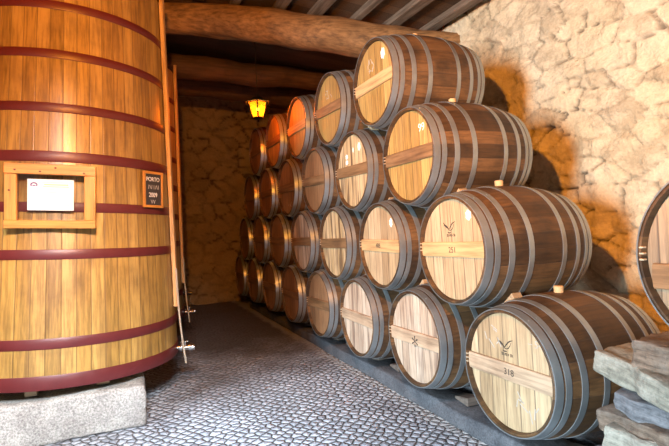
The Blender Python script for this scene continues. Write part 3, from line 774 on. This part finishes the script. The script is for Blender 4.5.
# ------------------------------------------------------------------ the framed certificate on the vat
fr_loc = Vector((-2.549, 1.965, 1.881)); an = rad(-92.4)
nf = rz(an); uf = Vector((-nf.y, nf.x, 0))
tiltM = Matrix.Rotation(0.0459, 4, 'Y') @ Matrix.Rotation(0.03, 4, 'X')
Bf = Matrix(((uf.x, -nf.x, 0, 0), (uf.y, -nf.y, 0, 0), (uf.z, -nf.z, 1, 0), (0, 0, 0, 1)))   # local x right, y into the vat, z up
FR = thing('framed_certificate', 'pine framed certificate behind glass fixed to the front of the large vat', 'picture frame')
FR.matrix_world = Matrix.Translation(fr_loc + nf*0.008 + Vector((0.02, 0, 0))) @ tiltM @ Bf
FW, FHt, DP = 0.60, 0.475, 0.085
box_ = lambda name, c, s, m, bev=0.003, p=FR: obj(name, (lambda b: (box(b, c, s, bev), b)[1])(bmesh.new()), m, p, smooth=False)
box_('frame_rail', (0, -0.055, FHt/2-0.038), (FW, 0.075, 0.076), M['frame'])
box_('frame_rail', (0, -0.055, -FHt/2+0.030), (FW, 0.075, 0.060), M['frame'])
box_('frame_stile', (-FW/2+0.040, -0.050, -0.008), (0.078, 0.06, FHt-0.134), M['frame_v'])
box_('frame_stile', (FW/2-0.040, -0.050, -0.008), (0.078, 0.06, FHt-0.134), M['frame_v'])
bm = bmesh.new()
for x, z in ((0.03, 0.212), (-0.07, 0.182), (0.22, 0.178), (-0.268, 0.04), (-0.23, 0.19)):
    solid_lathe(bm, [(0, 0.007), (0.0012, 0.006)], 10, 'Z')
    vs = [v for v in bm.verts if not v.tag]
    for v in vs:
        v.co = Vector((x + v.co.x*1.3, (-0.0932 if abs(z) > 0.17 else -0.0808) + v.co.z*-1, z + v.co.y)); v.tag = True
obj('wood_knots', bm, plain('dark_knot', (0.10, 0.03, 0.01), 0.6, 0, 0.2, 30, 0), FR, smooth=False)
gp = box_('glass_pane', (0, -0.058, 0.007), (FW-0.15, 0.004, FHt-0.13), M['glass'], 0)
pp = box_('certificate', (-0.005, -0.052, 0.012), (0.305, 0.002, 0.232), M['paper'], 0)
bm = bmesh.new()
for c, s in (((-0.005, -0.0535, 0.105), (0.27, 0.001, 0.002)), ((-0.005, -0.0535, -0.085), (0.27, 0.001, 0.002)), ((-0.139, -0.0535, 0.01), (0.002, 0.001, 0.19)), ((0.129, -0.0535, 0.01), (0.002, 0.001, 0.19)),
             ((-0.04, -0.0535, 0.055), (0.12, 0.001, 0.0035)), ((-0.03, -0.0535, 0.032), (0.14, 0.001, 0.0035)), ((-0.06, -0.0535, 0.008), (0.08, 0.001, 0.003)), ((-0.04, -0.0535, -0.05), (0.07, 0.001, 0.003)), ((0.08, -0.0535, -0.062), (0.075, 0.001, 0.004))):
    box(bm, c, s)
obj('printed_lines', bm, M['print_grey'], pp, smooth=False)
bm = bmesh.new()
for c, s in (((0.03, -0.0535, 0.088), (0.16, 0.001, 0.006)), ((0.03, -0.0535, 0.073), (0.17, 0.001, 0.004))): box(bm, c, s)
obj('printed_heading', bm, M['print_gold'], pp, smooth=False)
bm = bmesh.new()
for a0 in range(16):
    a1 = a0*2*PI/16
    if 3.6 < a1 < 5.8: continue
    box(bm, (-0.115+0.019*math.cos(a1), -0.0536, 0.085+0.014*math.sin(a1)), (0.009, 0.001, 0.008), 0, Matrix.Rotation(-a1, 4, 'Y'))
box(bm, (-0.115, -0.0536, 0.080), (0.02, 0.001, 0.008))
obj('printed_seal', bm, M['print_purple'], pp, smooth=False)

# ------------------------------------------------------------------ the small chalkboard
ab = rad(-46); nb = rz(ab); ub = Vector((-nb.y, nb.x, 0))
Bb = Matrix(((ub.x, -nb.x, 0, 0), (ub.y, -nb.y, 0, 0), (0, 0, 1, 0), (0, 0, 0, 1)))
CB = thing('chalkboard', 'small wood framed chalkboard with white writing on the side of the large vat', 'chalkboard')
CB.matrix_world = Matrix.Translation(Vector((-1.8123, 2.2938, 1.949)) + nb*0.036 + Vector((-0.006, 0, 0))) @ Matrix.Rotation(0.030, 4, 'Y') @ Bb
CW, CH = 0.235, 0.315
cbx = lambda n, c, s, m, bev=0.004, p=CB: obj(n, (lambda b: (box(b, c, s, bev, None, 2), b)[1])(bmesh.new()), m, p, smooth=False)
cbx('slate', (0, 0.0, 0), (CW-0.03, 0.008, CH-0.03), M['slate'], 0)
cbx('frame_rail', (0, -0.002, CH/2-0.011), (CW, 0.020, 0.022), M['frame']); cbx('frame_rail', (0, -0.002, -CH/2+0.011), (CW, 0.020, 0.022), M['frame'])
cbx('frame_stile', (-CW/2+0.012, -0.002, 0), (0.023, 0.018, CH-0.044), M['frame_v']); cbx('frame_stile', (CW/2-0.012, -0.002, 0), (0.023, 0.018, CH-0.044), M['frame_v'])
FRONT = Matrix(((1, 0, 0, 0), (0, 0, -1, 0), (0, 1, 0, 0), (0, 0, 0, 1)))
sl = [c for c in CB.children if c.name.startswith('slate')][0]
for s_, z, m_, sz in (('PORTO', 0.088, 'chalk', 0.052), ('2009', -0.048, 'chalk', 0.055), ('VV', -0.108, 'faint_chalk', 0.050)):
    text_mesh('chalk_lettering', s_, sz, M[m_], sl, FRONT, (-0.004, -0.0048, z), sx=0.92)

bm = bmesh.new()
for x_, a_ in ((-0.055, 0.1), (-0.035, -0.5), (-0.018, 0.1), (0.008, 0.0), (0.030, 0.3), (0.045, -0.3), (0.062, 0.0)): box(bm, (x_, -0.0045, 0.022), (0.005, 0.001, 0.036), 0, Matrix.Rotation(a_, 4, 'Y'))
obj('chalk_lettering', bm, M['faint_chalk'], sl, smooth=False)

# ------------------------------------------------------------------ the lantern
LN = thing('hanging_lantern', 'lit amber lantern with black iron frame hanging near the top barrel row', 'lantern', (LANTERN[0], LANTERN[1], LANTERN[2]-0.13)); LN.scale = (0.83, 0.83, 0.83)
def hexring(bm, z, r, n=6, rot=0.0): return [bm.verts.new((r*math.cos(2*PI*k/n+rot), r*math.sin(2*PI*k/n+rot), z)) for k in range(n)]
ROT = math.atan2(-7.72, -2.12)
bt, tp_, rb, rt_ = 0.03, 0.27, 0.095, 0.165
for k in range(6):
    bm = bmesh.new(); A = [Vector((r*math.cos(2*PI*q/6+ROT), r*math.sin(2*PI*q/6+ROT), z)) for z, r in ((bt, rb), (tp_, rt_)) for q in (k, k+1)]
    vs = [bm.verts.new(p) for p in (A[0], A[1], A[3], A[2])]; f = bm.faces.new(vs)
    nrm = (A[1]-A[0]).cross(A[2]-A[0]).normalized()
    r_ = bmesh.ops.extrude_face_region(bm, geom=[f]); bmesh.ops.translate(bm, verts=[v for v in r_['geom'] if isinstance(v, bmesh.types.BMVert)], vec=nrm*0.003)
    obj('glass_panel', bm, M['amber'], LN, smooth=False)
bm = bmesh.new()
for k in range(6):
    c, s = math.cos(2*PI*k/6+ROT), math.sin(2*PI*k/6+ROT)
    tube(bm, [(rb*c, rb*s, bt), (rt_*c, rt_*s, tp_)], 0.012, 6)
    c2, s2 = math.cos(2*PI*(k+1)/6+ROT), math.sin(2*PI*(k+1)/6+ROT)
    tube(bm, [(rt_*c, rt_*s, tp_), (rt_*c2, rt_*s2, tp_)], 0.007, 6); tube(bm, [(rb*c, rb*s, bt), (rb*c2, rb*s2, bt)], 0.007, 6)
obj('iron_frame', bm, M['iron'], LN)
bm = bmesh.new()
a = hexring(bm, tp_+0.004, rt_+0.045, 6, ROT); b = hexring(bm, tp_+0.055, rt_-0.05, 6, ROT); c = hexring(bm, tp_+0.11, 0.03, 6, ROT)
for p, q in ((a, b), (b, c)):
    for k in range(6): bm.faces.new((p[k], p[(k+1) % 6], q[(k+1) % 6], q[k]))
bm.faces.new(c)
for k in range(6): bmesh.ops.create_uvsphere(bm, u_segments=8, v_segments=6, radius=0.014, matrix=Matrix.Translation(Vector(((rt_+0.05)*math.cos(2*PI*k/6+ROT), (rt_+0.05)*math.sin(2*PI*k/6+ROT), tp_+0.004))))
obj('lantern_roof', bm, M['iron'], LN, smooth=False)
bm = bmesh.new(); solid_lathe(bm, [(-0.035, 0.008), (-0.02, 0.02), (-0.005, 0.014), (0.0, 0.05), (bt, rb-0.005)], 16, 'Z'); obj('lantern_base', bm, M['iron'], LN)
bm = bmesh.new(); bmesh.ops.create_uvsphere(bm, u_segments=16, v_segments=10, radius=0.024, matrix=Matrix.Translation((0, 0, 0.17)) @ Matrix.Diagonal((1, 1, 1.25, 1))); obj('bulb', bm, M['bulb'], LN)
bm = bmesh.new(); tube(bm, [(0, 0, tp_+0.10), (0, 0, tp_+1.44)], 0.007, 8); bmesh.ops.create_uvsphere(bm, u_segments=10, v_segments=8, radius=0.02, matrix=Matrix.Translation((0, 0, tp_+0.12))); obj('hanging_rod', bm, M['iron'], LN)

# ------------------------------------------------------------------ unseen pendant lamp over the camera, dish added to block downward light
PL = thing('pendant_lamp', 'unseen pendant lamp with a dish added to keep its light off the floor', 'lamp', (-2.10, -1.33, 2.95-0.15))
bm = bmesh.new(); lathe(bm, [(0.0, 0.004), (0.0, 0.17), (0.012, 0.19), (0.018, 0.188), (0.008, 0.165), (0.008, 0.004)], 40, 'Z'); obj('light_blocking_dish', bm, M['iron'], PL)
bm = bmesh.new(); tube(bm, [(0.0, 0.12, 0.005), (0, 0.12, 0.42), (0, 0, 0.50), (0, 0, 1.36)], 0.008, 8); obj('hanging_rod', bm, M['iron'], PL)

# ------------------------------------------------------------------ the pile of flat stones at the right
STONES = [  # centre, size, rotation (deg), material, label
    ((0.50, -0.96, 0.91), (0.86, 0.48, 0.14), (3, 0, 6), 'schist_brown', 'brown weathered stone block topmost on the pile, under the barrel at right'),
    ((0.44, -1.01, 0.775), (0.90, 0.84, 0.115), (7, 2, -9), 'schist_pale', 'long pale green-grey stone slab second from the top of the pile'),
    ((0.46, -1.02, 0.665), (0.84, 0.78, 0.105), (6, -2, 4), 'schist_grey', 'blue-grey stone slab third from the top of the pile'),
    ((0.44, -0.88, 0.575), (0.84, 0.50, 0.10), (-2, 0, -4), 'schist_brown', 'thin brown-beige stone slab fourth from the top of the pile'),
    ((0.44, -1.38, 0.60), (0.86, 0.50, 0.13), (0, 0, 5), 'schist_white', 'white stone wedged in the middle of the pile at the frame edge'),
    ((0.42, -0.99, 0.495), (0.88, 0.72, 0.13), (4, 1, 6), 'schist_pale', 'pale greenish stone low in the pile beside the nearest barrel'),
    ((0.42, -1.02, 0.385), (0.90, 0.84, 0.12), (-2, 0, -5), 'schist_grey', 'dark grey stone slab low in the pile beside the nearest barrel'),
    ((0.42, -1.05, 0.275), (0.90, 0.86, 0.12), (0, 0, 4), 'schist_brown', 'brown stone slab near the bottom of the pile'),
    ((0.44, -1.05, 0.165), (0.90, 0.88, 0.12), (0, 0, -6), 'schist_pale', 'pale stone slab second from the floor in the pile'),
    ((0.42, -1.05, 0.055), (0.92, 0.90, 0.12), (0, 0, 3), 'schist_grey', 'grey stone slab lowest in the pile on the cobbles'),
    ((0.42, -1.72, 0.79), (0.78, 0.50, 0.20), (0, 0, 7), 'schist_brown', 'brown stone in the pile beyond the right frame edge, upper one'),
    ((0.44, -1.76, 0.32), (0.84, 0.50, 0.62), (0, 0, -3), 'schist_grey', 'grey stone in the pile beyond the right frame edge, lower one'),
]
for n_, (c, s, r_, m_, lab) in enumerate(STONES):
    bm = rough_block([s[0]*1.06, s[1]*1.06, s[2]], 34, 0.013, 9.0, n_*1.7+0.5, rnd=0.16, outline=0.16)
    o = obj('stone_slab', bm, M[m_], angle=24); o.location = c; o.rotation_euler = [rad(a) for a in r_]
    tag(o, lab, 'stone', 'stones of the dry pile')
